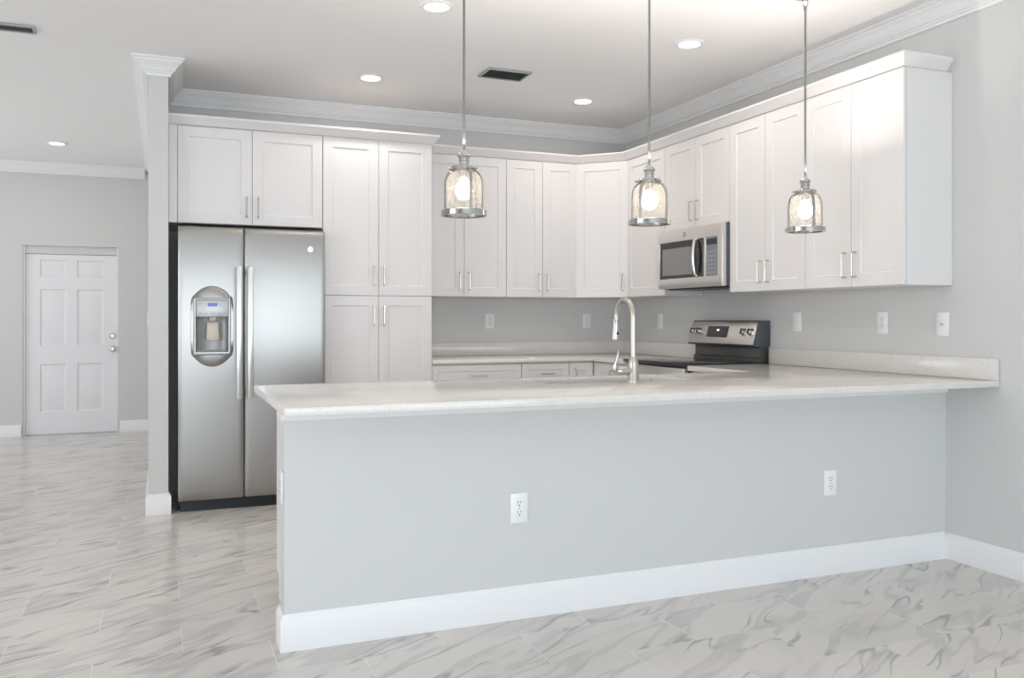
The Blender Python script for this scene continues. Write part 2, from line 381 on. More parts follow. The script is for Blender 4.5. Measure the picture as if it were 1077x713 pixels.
for z, nm in ((1.022, 'deadbolt'), (.885, 'door_knob')):
    bm = B(); Mx = Matrix.Translation((-4.158, dy, z)) @ Matrix.Rotation(PI/2, 4, 'X')
    if nm == 'deadbolt': lathe(bm, [(0, 0), (.033, 0), (.033, .006), (.028, .014), (.012, .016), (.012, .03), (0, .03)], 28, Mx)
    else: lathe(bm, [(0, 0), (.033, 0), (.033, .006), (.014, .012), (.012, .03), (.024, .038), (.029, .052), (.024, .066), (0, .07)], 28, Mx)
    finish(nm, bm, 'handle', d1)

# ------------------------------------------------------------------ cabinets
def shaker(bm, x0, x1, z0, z1, yf, fw=.066, th=.019, rec=.007):
    """framed door front: yf is the front face (towards -y)"""
    fw = min(fw, (x1-x0)*.3, (z1-z0)*.3)
    xs = [x0, x0+fw, x1-fw, x1]; zs = [z0, z0+fw, z1-fw, z1]
    A = {}
    def V(x, y, z):
        k = (round(x, 5), round(y, 5), round(z, 5))
        if k not in A: A[k] = bm.verts.new((x, y, z))
        return A[k]
    for i in range(3):
        for j in range(3):
            if i == 1 and j == 1: continue
            bm.faces.new([V(xs[i], yf, zs[j]), V(xs[i+1], yf, zs[j]), V(xs[i+1], yf, zs[j+1]), V(xs[i], yf, zs[j+1])])
    o = .0025
    q = [(xs[1], zs[1]), (xs[2], zs[1]), (xs[2], zs[2]), (xs[1], zs[2])]; r = [(xs[1]+o, zs[1]+o), (xs[2]-o, zs[1]+o), (xs[2]-o, zs[2]-o), (xs[1]+o, zs[2]-o)]
    for k in range(4):
        a, b = q[k], q[(k+1) % 4]; c, d = r[(k+1) % 4], r[k]
        bm.faces.new([V(a[0], yf, a[1]), V(b[0], yf, b[1]), V(c[0], yf+rec, c[1]), V(d[0], yf+rec, d[1])])
    bm.faces.new([V(p[0], yf+rec, p[1]) for p in r])
    yb = yf+th
    for a, b, s in ((0, 1, 'z0'), (1, 2, 'z0'), (2, 3, 'z0')):
        bm.faces.new([V(xs[a], yf, z0), V(xs[b], yf, z0), V(xs[b], yb, z0), V(xs[a], yb, z0)])
        bm.faces.new([V(xs[a], yf, z1), V(xs[b], yf, z1), V(xs[b], yb, z1), V(xs[a], yb, z1)])
        bm.faces.new([V(x0, yf, zs[a]), V(x0, yf, zs[b]), V(x0, yb, zs[b]), V(x0, yb, zs[a])])
        bm.faces.new([V(x1, yf, zs[a]), V(x1, yf, zs[b]), V(x1, yb, zs[b]), V(x1, yb, zs[a])])
    bm.faces.new([V(x, yb, z) for x, z in ((x0, z0), (xs[1], z0), (xs[2], z0), (x1, z0), (x1, zs[1]), (x1, zs[2]), (x1, z1), (xs[2], z1), (xs[1], z1), (x0, z1), (x0, zs[2]), (x0, zs[1]))])
def pull(bm, x, z, yf, L=.128, horiz=False, out=.030, r=.0048):
    """C-shaped bar pull with square ends"""
    h = L/2
    pts = [(-h, 0), (-h, out-.004), (-h+.004, out), (h-.004, out), (h, out-.004), (h, 0)]
    if horiz: tube(bm, [(x+t, yf-o, z) for t, o in pts], r, 8, 1.0)
    else: tube(bm, [(x, yf-o, z+t) for t, o in pts], r, 8, 1.0)
def door_part(cab, x0, x1, z0, z1, yf, hx=None, hz=None, kind='door', horiz=False, matrix=None, fw=.066):
    bm = B(); shaker(bm, x0, x1, z0, z1, yf, fw)
    if matrix: bm.transform(matrix)
    d = finish(kind, bm, 'cabinet', cab, .0012, 1, angle=15)
    if hx is not None:
        bm = B(); pull(bm, hx, hz, yf, horiz=horiz)
        if matrix: bm.transform(matrix)
        finish('handle', bm, 'handle', d)
    return d
GW = 'white wall cabinets'
G = .0016   # half gap between doors
def wall_cabinet(label, loc, rz, w, d, z0, z1, ndoors, hand=None, name='wall_cabinet', group=GW, filler=0, hz=None, hoff=.034):
    t = thing(name, label, 'cabinet', loc, rz, group)
    bm = B(); box(bm, (.0008, 0, z0), (w-.0008, -(d-.021), z1)); finish('body', bm, 'cabinet', t, .0008, 1)
    hz = hz if hz is not None else z0+.115
    n = ndoors
    for k in range(n):
        x0, x1 = w*k/n+G, w*(k+1)/n-G
        right = (k == 0) if n == 2 else (hand == 'r')
        door_part(t, x0, x1, z0+.001, z1-.004, -d, None if hand == 'none' else x1-hoff if right else x0+hoff, hz)
    if filler:
        bm = B(); box(bm, (-filler+.001, -.002, z0), (-.001, -d+.001, z1)); finish('filler_strip', bm, 'cabinet', t, .001, 1)
    return t
Z0, Z1 = 1.373, 2.436
XPL, XPR = -2.667, -1.905      # tall pantry
wall_cabinet('white two-door cabinet directly above the stainless refrigerator', (-3.578, -.002, 0), 0, .909, .628, 1.815, Z1, 2, name='over_fridge_cabinet', group=None, filler=.053)
# pantry
t = thing('pantry_cabinet', 'tall white four-door pantry cabinet right beside the refrigerator', 'cabinet', (XPL, -.002, 0))
w = XPR-XPL
bm = B(); box(bm, (.0008, 0, .1), (w-.0008, -.607, Z1)); finish('body', bm, 'cabinet', t, .0008, 1)
bm = B(); box(bm, (.001, 0, 0), (w-.001, -.545, .0995)); finish('toe_kick', bm, 'cabinet', t)
for k in range(2):
    x0, x1 = w*k/2+G, w*(k+1)/2-G; hx = x1-.034 if k == 0 else x0+.034
    door_part(t, x0, x1, 1.366, Z1-.004, -.628, hx, 1.50)
    door_part(t, x0, x1, .104, 1.361, -.628, hx, 1.225)
wall_cabinet('white two-door wall cabinet touching the tall pantry, partly behind the leftmost pendant', (XPR+.001, -.002, 0), 0, .686, .323, Z0, Z1, 2)
wall_cabinet('white two-door wall cabinet immediately left of the angled corner cabinet', (-1.217, -.002, 0), 0, .607, .323, Z0, Z1, 2)
# angled corner cabinet
t = thing('corner_cabinet', 'angled white single-door wall cabinet in the corner where both walls meet', 'cabinet', (-.002, -.002, 0))
q = .304
bm = B(); prism(bm, [(0, 0), (0, -.607), (-q, -.607), (-.607, -q), (-.607, 0)], Z0, Z1, 2); finish('body', bm, 'cabinet', t, .0008, 1)
Ld = math.hypot(.607-q, .607-q)
mx = Matrix.Translation((-.607, -q, 0)) @ Matrix.Rotation(-PI/4, 4, 'Z')
door_part(t, .004, Ld-.004, Z0+.001, Z1-.004, -.020, Ld-.042, Z0+.115, matrix=mx)
R = -PI/2
YM0, YM1, YE = -1.157, -1.918, -3.307          # microwave span and the end of the run
wall_cabinet('narrow white single-door wall cabinet between the corner cabinet and the microwave', (-.002, -.612, 0), R, -.612-YM0-.001, .323, Z0, Z1, 1, 'none')
wall_cabinet('short white two-door cabinet directly above the microwave', (-.002, YM0-.001, 0), R, YM0-YM1-.001, .323, 1.822, Z1, 2)
hw = (YM1-YE)/2
wall_cabinet('white two-door wall cabinet immediately right of the microwave', (-.002, YM1-.001, 0), R, hw-.001, .323, Z0, Z1, 2)
wall_cabinet('white two-door wall cabinet with exposed end panel, farthest right above the outlets', (-.002, YM1-hw-.001, 0), R, hw-.001, .323, Z0, Z1, 2)
# moulding along the cabinet tops
bm = B()
prof = [(0, Z1+.0005), (.004, Z1+.0005), (.008, Z1+.010), (.024, Z1+.030), (.040, Z1+.048), (.048, Z1+.056), (.048, Z1+.068), (0, Z1+.068)]
prof = [(o+.0005, z-.010) if z > Z1+.001 else (o+.0005, z) for o, z in prof]
sweep(bm, [(XP1+.001, -.630), (XPR, -.630), (XPR, -.325), (-.6105, -.325), (-.325, -.6105), (-.325, YE), (-.052, YE)], prof)
tag(finish('cabinet_moulding', bm, 'cabinet', None, angle=25), 'white flared crown moulding running along the tops of all upper cabinets', 'moulding')

# base cabinets
def base_cabinet(label, loc, rz, w, d, spec, group='white base cabinets', open_top=False):
    t = thing('base_cabinet', label, 'cabinet', loc, rz, group)
    if open_top:
        for nm, p, q in (('side_panel', (.001, 0, .1), (.019, -(d-.021), .882)), ('side_panel', (w-.019, 0, .1), (w-.001, -(d-.021), .882)),
                         ('bottom_panel', (.019, 0, .1), (w-.019, -(d-.021), .118)), ('back_panel', (.019, 0, .118), (w-.019, -.012, .882))):
            bm = B(); box(bm, p, q); finish(nm, bm, 'cabinet', t)
    else:
        bm = B(); box(bm, (.0008, 0, .1), (w-.0008, -(d-.021), .882)); finish('body', bm, 'cabinet', t)
    bm = B(); box(bm, (.001, 0, 0), (w-.001, -(d-.085), .0995)); finish('toe_kick', bm, 'cabinet', t)
    for kind, x0, x1, z0, z1, hx, hz in spec:
        door_part(t, x0+G, x1-G, z0, z1, -d, hx, hz, kind, kind == 'drawer', fw=.06)
    return t
def front(w, n, drawer=True):
    s = []
    top = .715 if drawer else .872
    if drawer: s.append(('drawer', 0, w, .722, .872, w/2, .797))
    for k in range(n):
        x0, x1 = w*k/n, w*(k+1)/n
        s.append(('door', x0, x1, .106, top, (x1-.036) if (k == 0 and n == 2) else (x0+.036), top-.11))
    return s
base_cabinet('wide white drawer base cabinet against the back wall beside the pantry', (XPR+.001, -.002, 0), 0, .688, .618, front(.688, 2))
base_cabinet('narrow white drawer base cabinet between the wide drawer base and the corner base', (-1.214, -.002, 0), 0, .388, .618, front(.388, 1))
t = thing('corner_base_cabinet', 'white corner base cabinet with hinged L-shaped doors left of the range', 'cabinet', (0, 0, 0), 0)
bm = B(); prism(bm, [(-.824, -.002), (-.002, -.002), (-.002, -1.152), (-.599, -1.152), (-.599, -.599), (-.824, -.599)], .1, .882, 2); finish('body', bm, 'cabinet', t)
bm = B(); prism(bm, [(-.823, -.002), (-.002, -.002), (-.002, -1.15), (-.535, -1.15), (-.535, -.535), (-.823, -.535)], 0, .0995, 2); finish('toe_kick', bm, 'cabinet', t)
door_part(t, -.822, -.624, .106, .872, -.620, -.78, .76)
mx = Matrix.Translation((0, -.624, 0)) @ Matrix.Rotation(R, 4, 'Z')
door_part(t, .002, .26, .106, .872, -.620, matrix=mx)
door_part(t, .264, .526, .106, .872, -.620, .30, .76, matrix=mx)
# kitchen side of the peninsula
base_cabinet('white peninsula base cabinet behind the exposed left end of the half wall', (-2.16, -3.148, 0), PI, 1.04, .590, front(1.04, 2))
base_cabinet('white sink base cabinet under the peninsula sink', (-1.21, -3.148, 0), PI, .948, .590, front(.948, 2, False), open_top=True)
base_cabinet('white peninsula base cabinet right of the sink base', (-.66, -3.148, 0), PI, .548, .590, front(.548, 1))
base_cabinet('white base cabinet between the range and the peninsula on the right wall', (-.002, -1.922, 0), R, .645, .618, front(.645, 1))

# ------------------------------------------------------------------ worktops
ZT, ZB = .914, .884
t = thing('countertop', 'speckled white quartz worktop with backsplash along the back wall and corner', 'countertop', (-.6, -.3, ZB))
def shift(bm, t): bm.transform(Matrix.Translation(-Vector(t.location)))
bm = B(); slab(bm, [XPR+.002, -.645, -.002], [-1.153, -.640, -.002], lambda i, j: not (i == 0 and j == 0), ZB, ZT, (0, 1, 2)); shift(bm, t); finish('slab', bm, 'quartz', t, .003)
bm = B(); slab(bm, [XPR+.002, -.022, -.002], [-1.153, -.022, -.002], lambda i, j: not (i == 0 and j == 0), ZT+.0003, 1.016, (0, 1, 2)); shift(bm, t); finish('backsplash', bm, 'quartz', t, .002)
t = thing('peninsula_countertop', 'large speckled white quartz peninsula worktop overhanging the grey half wall', 'countertop', (-1.6, -3.05, ZB))
SX0, SX1, SY0, SY1 = -2.055, -1.315, -2.940, -2.606
xs = [-3.294, SX0, SX1, -.645, -.002]; ys = [-3.569, SY0, SY1, -2.540, -1.922]
bm = B(); slab(bm, xs, ys, lambda i, j: not ((i == 1 and j == 1) or (j == 3 and i < 3)), ZB, ZT, (0, 1, 2)); shift(bm, t); finish('slab', bm, 'quartz', t, .003)
bm = B(); box(bm, (-.022, -3.567, ZT+.0003), (-.002, -1.922, 1.016)); shift(bm, t); finish('backsplash', bm, 'quartz', t, .002)

# undermount sink
t = thing('sink', 'stainless undermount single-bowl sink set into the peninsula worktop', 'sink', ((SX0+SX1)/2, (SY0+SY1)/2, .70))
bm = B(); hx, hy = (SX1-SX0)/2+.006, (SY1-SY0)/2+.006
def rr(hx, hy, r, z, n=6):
    P = []
    for cx, cy, a in ((hx-r, hy-r, 0), (-hx+r, hy-r, PI/2), (-hx+r, -hy+r, PI), (hx-r, -hy+r, 1.5*PI)):
        for k in range(n+1): P.append((cx+r*math.cos(a+PI/2*k/n), cy+r*math.sin(a+PI/2*k/n), z))
    return P
LV = [rr(hx+.018, hy+.018, .04, .1835), rr(hx, hy, .03, .1835), rr(hx-.004, hy-.004, .03, .02), rr(hx-.03, hy-.03, .03, .002), rr(.05, .05, .045, 0),
      rr(.05, .05, .045, -.002), rr(hx-.03, hy-.03, .03, -.001), rr(hx-.001, hy-.001, .03, .018), rr(hx+.002, hy+.002, .03, .181), rr(hx+.018, hy+.018, .04, .181)]
RV = [[bm.verts.new(p) for p in l] for l in LV]; n = len(RV[0])
for a, b in zip(RV, RV[1:]+RV[:1]):
    for k in range(n): bm.faces.new((a[k], a[(k+1) % n], b[(k+1) % n], b[k]))
finish('bowl', bm, 'sinksteel', t)
bm = B(); lathe(bm, [(0, -.004), (.058, -.004), (.058, .003), (.045, .004), (.036, -.001), (0, -.001)], 28); finish('drain', bm, 'chrome', t)

# faucet
t = thing('faucet', 'brushed nickel gooseneck pull-down faucet beside the peninsula sink', 'faucet', (-1.644, -2.985, ZT+.0003))
bm = B(); lathe(bm, [(0, 0), (.028, 0), (.028, .004), (.026, .008), (.0245, .085), (.021, .100), (.0165, .118), (0, .118)], 32); finish('base', bm, 'nickel', t)
bm = B(); r = .080; pts = [(0, 0, .110), (0, 0, .2), (0, 0, .30)] + [(0, r-r*math.cos(a), .30+r*math.sin(a)) for a in [PI*k/16 for k in range(1, 16)]] + [(0, 2*r, .30), (0, 2*r+.002, .275)]
tube(bm, pts, .0125, 20); finish('spout', bm, 'nickel', t)
bm = B(); rod(bm, (0, 2*r+.001, .292), (0, 2*r+.003, .272), .0142, 20); finish('hose_collar', bm, 'chrome', t)
bm = B(); a = Vector((0, 2*r+.002, .275)); d = Vector((0, .09, -.96)).normalized()
lathe(bm, [(0, 0), (.0125, 0), (.0142, .012), (.0165, .05), (.0195, .078), (.019, .084), (.013, .086), (0, .086)], 24, Matrix.Translation(a) @ d.to_track_quat('Z', 'Y').to_matrix().to_4x4())
sh = finish('spray_head', bm, 'nickel', t)
bm = B(); rod(bm, (-.0, 2*r-.010, .222), (0, 2*r-.0165, .222), .006, 14); finish('spray_button', bm, 'black', sh)
bm = B(); rod(bm, (-.015, 0, .052), (-.072, 0, .052), .0185, 24); rod(bm, (-.072, 0, .052), (-.088, 0, .052), .0195, 24, .016); finish('valve_body', bm, 'nickel', t)
bm = B(); tube(bm, [(-.080, 0, .045), (-.095, 0, .050), (-.0985, 0, .072), (-.092, 0, .098), (-.084, 0, .120), (-.079, 0, .138), (-.078, 0, .150)], [.007, .0075, .006, .005, .0055, .0065, .003], 12, 1.2); finish('lever', bm, 'chrome', t)

# ------------------------------------------------------------------ refrigerator
t = thing('refrigerator', 'stainless side-by-side refrigerator with ice and water dispenser', 'refrigerator', (-3.125, -.38, 0))
FX0, FX1, FXM, FY = -3.577, -2.673, -3.183, -.762
def sh2(bm): bm.transform(Matrix.Translation((3.125, .38, 0)))
bm = B(); box(bm, (FX0+.004, -.030, .03), (FX1-.004, -.690, 1.770)); sh2(bm); finish('body', bm, 'graybody', t, .004)
bm = B()
box(bm, (FX0+.015, -.66, .0), (FX1-.015, -.72, .062))
for k in range(4): box(bm, (FX0+.03, -.722, .010+k*.013), (FX1-.03, -.728, .016+k*.013))
sh2(bm); gr = finish('base_grille', bm, 'black', t, .001, 1)
bm = B(); box(bm, (FX0+.002, -.690, .066), (FX1-.002, -.700, 1.778)); sh2(bm); finish('gasket', bm, 'black', t)
bm = B(); box(bm, (FX0+.03, -.55, 1.770), (FX0+.12, -.70, 1.792)); sh2(bm); finish('hinge_cover', bm, 'black', t, .004)
bm = B(); box(bm, (FX1-.12, -.55, 1.770), (FX1-.03, -.70, 1.792)); sh2(bm); finish('hinge_cover', bm, 'black', t, .004)
def fdoor(x0, x1, hole=None):
    """door front slightly bowed across its height near the ends; optional rectangular hole"""
    bm = B(); z0, z1 = .070, 1.782
    zs = [z0, z0+.012] + [z0+.05+k*(z1-z0-.1)/16 for k in range(17)] + [z1-.012, z1]
    xs = [x0, x0+.008, x0+.03, (x0+x1)/2, x1-.03, x1-.008, x1]
    if hole:
        for v in hole[:2]: xs.append(v)
        for v in hole[2:]: zs.append(v)
        xs = sorted(xs); zs = sorted(zs)
    def dep(x, z):
        ux = (x-x0)/(x1-x0)*2-1; uz = (z-z0)/(z1-z0)*2-1
        e = 0
        for u, L in ((x-x0, .012), (x1-x, .012), (z-z0, .02), (z1-z, .02)):
            if u < L: e += .006*(1-u/L)**2
        return FY + .004*(ux*ux) + .010*abs(uz)**6 + e
    A = {}
    def V(i, j, b):
        if (i, j, b) not in A: A[i, j, b] = bm.verts.new((xs[i], -.702 if b else dep(xs[i], zs[j]), zs[j]))
        return A[i, j, b]
    inh = lambda i, j: hole and hole[0]-1e-6 <= (xs[i]+xs[i+1])/2 <= hole[1] and hole[2] <= (zs[j]+zs[j+1])/2 <= hole[3]
    nx, nz = len(xs)-1, len(zs)-1
    for i in range(nx):
        for j in range(nz):
            if inh(i, j): continue
            for b in (0, 1): bm.faces.new([V(i,j,b), V(i+1,j,b), V(i+1,j+1,b), V(i,j+1,b)])
            for (di, dj, q) in ((-1,0,((i,j),(i,j+1))), (1,0,((i+1,j),(i+1,j+1))), (0,-1,((i,j),(i+1,j))), (0,1,((i,j+1),(i+1,j+1)))):
                ii, jj = i+di, j+dj
                if not (0 <= ii < nx and 0 <= jj < nz) or inh(ii, jj):
                    (a, b), (c, d) = q; bm.faces.new([V(a,b,0), V(c,d,0), V(c,d,1), V(a,b,1)])
    sh2(bm); return finish('door', bm, 'fridge', t, angle=40)
HX0, HX1, HZ0, HZ1 = -3.487, -3.267, .978, 1.338
fl = fdoor(FX0, FXM-.004, (HX0+.012, HX1-.012, HZ0+.02, HZ1-.012)); fr_ = fdoor(FXM+.004, FX1)
def fhandle(x0, x1, par):
    bm = B(); box(bm, (x0, -.800, .70), (x1, -.818, 1.535))
    for z in (.735, 1.50): box(bm, (x0+.006, -.755, z-.02), (x1-.006, -.800, z+.02))
    sh2(bm); finish('handle', bm, 'steel_handle', par, .004)
fhandle(-3.236, -3.202, fl); fhandle(-3.168, -3.134, fr_)
# dispenser set into the left door
bm = B()   # bulged surround showing as an arc above and below
cxd, czd = (HX0+HX1)/2, (HZ0+HZ1)/2
ac = math.atan2(.1805, .1105); angs = sorted([2*PI*k/60 for k in range(60)] + [ac, PI-ac, PI+ac, 2*PI-ac]); rings = []
for rr_, yy, kk in ((1.0, FY+.0035, 1.045), (.97, FY-.003, 1.04), (.93, FY-.007, 1.03), (.86, FY-.011, 1.012)):
    L_ = []
    for a in angs:
        c, q = math.cos(a), math.sin(a)
        er = rr_/math.sqrt((c/.165)**2+(q/.258)**2); er = min(er, .1235*(1+.02*rr_)/max(abs(c), 1e-6))
        rr2 = kk/max(abs(c)/.1105, abs(q)/.1805); r_ = max(er, rr2)
        L_.append(bm.verts.new((cxd+r_*c, yy, czd+r_*q)))
    rings.append(L_)
inner = []
for a in angs:
    c, q = math.cos(a), math.sin(a); m = max(abs(c)/.1105, abs(q)/.1805); inner.append(bm.verts.new((cxd+c/m, FY-.012, czd+q/m)))
rings.append(inner)
for a, b in zip(rings, rings[1:]):
    for k in range(64): bm.faces.new((a[k], a[(k+1) % 64], b[(k+1) % 64], b[k]))
sh2(bm); finish('dispenser_surround', bm, 'fridge', fl, angle=30)
bm = B()   # frame and niche
slab(bm, [HX0, HX0+.014, HX1-.014, HX1], [HZ0, HZ0+.022, HZ1-.014, HZ1], lambda i, j: not (i == 1 and j == 1), FY+.008, FY-.014, (0, 2, 1)); sh2(bm); finish('dispenser_frame', bm, 'disp_frame', fl, .004)
bm = B()   # concave niche
nz0, nz1 = HZ0+.0225, 1.218; pr = []
xa, xb = HX0+.0145, HX1-.0145
for k in range(13):
    a = PI*k/12; pr.append((cxd-(xb-xa)/2*math.cos(a)*1.0, FY+.002+.050*math.sin(a)**.7))
poly = pr
vv0 = [bm.verts.new((x, y, nz0)) for x, y in poly]; vv1 = [bm.verts.new((x, y, nz1)) for x, y in poly]
for a in range(12): bm.faces.new((vv0[a], vv0[a+1], vv1[a+1], vv1[a]))
bm.faces.new(vv0); bm.faces.new(vv1)
sh2(bm); finish('dispenser_niche', bm, 'disp_grey', fl)
bm = B(); box(bm, (xa, FY+.006, 1.219), (xb, FY-.009, HZ1-.0145)); sh2(bm); finish('control_panel', bm, 'disp_panel', fl, .003)
bm = B(); box(bm, (cxd-.026, FY-.009, 1.283), (cxd+.030, FY-.0105, 1.304)); sh2(bm); finish('display', bm, 'blue_lcd', fl, .0005, 1)
for k in range(6):
    bm = B(); q = (xa+.018+k*.037, 1.238) if k < 5 else (xa+.016, 1.297)
    box(bm, (q[0], FY-.009, q[1]), (q[0]+.012, FY-.0103, q[1]+.006)); sh2(bm); finish('button', bm, 'disp_grey', fl)
bm = B(); prism(bm, [(cxd-.020, 1.2185), (cxd+.028, 1.2185), (cxd+.024, 1.19), (cxd-.016, 1.19)], FY+.03, FY-.004, 1); sh2(bm); finish('spout', bm, 'disp_grey', fl, .003)
bm = B(); prism(bm, [(cxd-.030, 1.183), (cxd+.038, 1.183), (cxd+.042, 1.075), (cxd+.004, 1.064), (cxd-.034, 1.075)], FY+.026, FY+.016, 1); sh2(bm); finish('paddle', bm, 'paddle', fl, .004)
bm = B(); box(bm, (xa+.004, FY+.03, nz0+.0005), (xb-.004, FY-.010, nz0+.008)); sh2(bm); finish('drip_tray', bm, 'disp_grey', fl, .003)
# round badge
def badge(parent, mtx, r=.019):
    bm = B(); lathe(bm, [(0, 0), (r, 0), (r, .0016), (r*.88, .0022), (r*.84, .0016), (0, .0016)], 32, mtx); bd = finish('badge', bm, 'steel_handle', parent)
    return bd
mtx = Matrix.Translation((-2.770+3.125, FY+.38+.001, 1.658)) @ Matrix.Rotation(PI/2, 4, 'X')
badge(fr_, mtx); letters('badge_monogram', 'GE', .018, 'disp_grey', fr_, mtx @ Matrix.Translation((0, 0, .002)))

# ------------------------------------------------------------------ microwave (faces -x)
WM = YM0-YM1-.006
t = thing('microwave', 'stainless over-the-range microwave mounted under the short wall cabinet', 'microwave', (-.002, YM0-.003, 1.411), R)
H = .406; DM = .345; ff = -DM-.0005
bm = B(); box(bm, (.001, 0, .004), (WM-.001, -DM, H-.002)); finish('body', bm, 'graybody', t, .002)
bm = B(); box(bm, (.03, -.05, -.004), (WM-.03, -DM+.03, .0035)); finish('vent_panel', bm, 'black', t, .001)
def plate_hole(name, x0, x1, z0, z1, hole, mat, par, y0=ff, y1=ff-.034):
    bm = B(); slab(bm, [x0, hole[0], hole[1], x1], [z0, hole[2], hole[3], z1], lambda i, j: not (i == 1 and j == 1), y0, y1, (0, 2, 1)); return finish(name, bm, mat, par, .002)
xd = WM*.752
md = plate_hole('door', .0005, xd-.001, .004, H-.001, (.016, xd-.012, .072, H-.080), 'appliance', t)
bm = B(); box(bm, (.016, ff-.001, .072), (xd-.012, ff-.030, H-.080)); finish('window', bm, 'glass_black', md)
bm = B(); box(bm, (.05, ff-.030, .095), (WM*.55, ff-.0308, H-.125)); finish('window_screen', bm, 'glass_grey', md)
bm = B(); zc = (.066+H-.074)/2; tube(bm, [(WM*.635, ff-.030, .078), (WM*.635, ff-.052, .095)] + [(WM*.635, ff-.052-.012*math.sin(PI*k/8), .095+k*(H-.19)/8) for k in range(1, 8)] + [(WM*.635, ff-.052, H-.095), (WM*.635, ff-.030, H-.086)], .012, 14, 1.3)
finish('handle', bm, 'appliance', md)
mc = plate_hole('control_panel', xd+.001, WM-.0005, .004, H-.001, (xd+.010, WM-.048, .072, H-.080), 'appliance', t)
bm = B(); box(bm, (xd+.010, ff-.001, .072), (WM-.048, ff-.031, H-.080)); finish('keypad', bm, 'keypad', mc)
for i in range(3):
    for j in range(6):
        bm = B(); box(bm, (xd+.020+i*.038, ff-.031, .086+j*.027), (xd+.046+i*.038, ff-.0318, .100+j*.027)); finish('button', bm, 'disp_grey', mc)
bm = B(); box(bm, (xd+.018, ff-.031, H-.132), (WM-.056, ff-.0318, H-.092)); finish('display', bm, 'glass_black', mc)
mtx = Matrix.Translation((WM*.44, ff-.0345, H-.040)) @ Matrix.Rotation(PI/2, 4, 'X')
bm = B(); lathe(bm, [(0, 0), (.017, 0), (.017, .0016), (0, .0018)], 28, mtx); finish('badge', bm, 'disp_grey', md)
letters('badge_monogram', 'GE', .017, 'steel_handle', md, mtx @ Matrix.Translation((0, 0, .0022)))

# ------------------------------------------------------------------ range (faces -x)
t = thing('range', 'stainless and black electric range with raised rear control panel', 'stove', (-.003, YM0-.002, 0), R)
WR = YM0-YM1-.004
bm = B(); box(bm, (.002, -.02, .02), (WR-.002, -.625, .904)); finish('body', bm, 'graybody', t, .003)
bm = B(); box(bm, (0.001, -.095, .9045), (WR-.001, -.668, .926)); finish('cooktop', bm, 'glass_black', t, .004)
for cx, cy, rr_ in ((.19, -.24, .075), (.57, -.24, .095), (.19, -.51, .105), (.57, -.51, .085)):
    for q_ in (rr_, rr_*.62):
        bm = B(); lathe(bm, [(q_, .9261), (q_+.0025, .9263), (q_+.0025, .9261), (q_, .9261)], 40, Matrix.Translation((cx, cy, 0))); finish('burner_ring', bm, 'disp_grey', t)
bm = B(); prism(bm, [(-.012, .9045), (-.094, .9045), (-.094, .944), (-.078, .952), (-.078, 1.035), (-.012, 1.035)], .018, WR-.012, 0); finish('rear_riser', bm, 'riser', t, .002)
bm = B(); prism(bm, [(-.006, 1.03), (-.030, 1.024), (-.122, 1.024), (-.130, 1.032), (-.083, 1.186), (-.072, 1.193), (-.006, 1.193)], .0, WR, 0); gd = finish('backguard', bm, 'graybody', t, .002)
bm = B()   # stainless face on the slope
sl = Vector((0, .047, .154)).normalized(); nv = Vector((0, -sl.z, sl.y))
P0 = Vector((0, -.130, 1.033))
def onp(x, s, o): p = P0 + sl*s + nv*o; return Vector((x, p.y, p.z))
def pbox(bm, x0, x1, s0, s1, o0, o1):
    v = [bm.verts.new(onp(x, s, o)) for o in (o0, o1) for x, s in ((x0, s0), (x1, s0), (x1, s1), (x0, s1))]
    for f in ((0,1,2,3),(4,7,6,5),(0,4,5,1),(1,5,6,2),(2,6,7,3),(3,7,4,0)): bm.faces.new([v[i] for i in f])
pbox(bm, .004, WR-.012, .002, .157, .0005, .006); finish('control_fascia', bm, 'appliance', t, .002)
bm = B(); pbox(bm, .215, .455, .045, .125, .0062, .0078); ds = finish('display', bm, 'glass_black', t, .0008, 1)
bm = B(); pbox(bm, .325, .352, .090, .103, .0079, .0085); finish('clock_light', bm, 'lcd', ds)
for x in (.052, .128, .628, .704):
    bm = B(); c = onp(x, .085, .0062); mt = Matrix.Translation(c) @ nv.to_track_quat('Z', 'Y').to_matrix().to_4x4()
    lathe(bm, [(0, 0), (.026, 0), (.026, .004), (.021, .007), (.019, .024), (.016, .027), (0, .027)], 28, mt); kb = finish('knob', bm, 'appliance', t)
    bm = B(); v = box(bm, (-.004, -.018, .0272), (.004, .018, .033)); bm.transform(mt); finish('knob_grip', bm, 'black', kb, .001, 1)
bm = B(); box(bm, (.004, -.626, .20), (WR-.004, -.664, .895)); od = finish('oven_door', bm, 'appliance', t, .004)
bm = B(); box(bm, (.10, -.6645, .33), (WR-.10, -.667, .72)); finish('oven_window', bm, 'glass_black', od)
bm = B(); tube(bm, [(.06, -.664, .83), (.06, -.705, .83), (.075, -.712, .83), (WR-.075, -.712, .83), (WR-.06, -.705, .83), (WR-.06, -.664, .83)], .011, 12); finish('handle', bm, 'appliance', od)
bm = B(); box(bm, (.004, -.626, .03), (WR-.004, -.660, .194)); finish('storage_drawer', bm, 'appliance', t, .004)

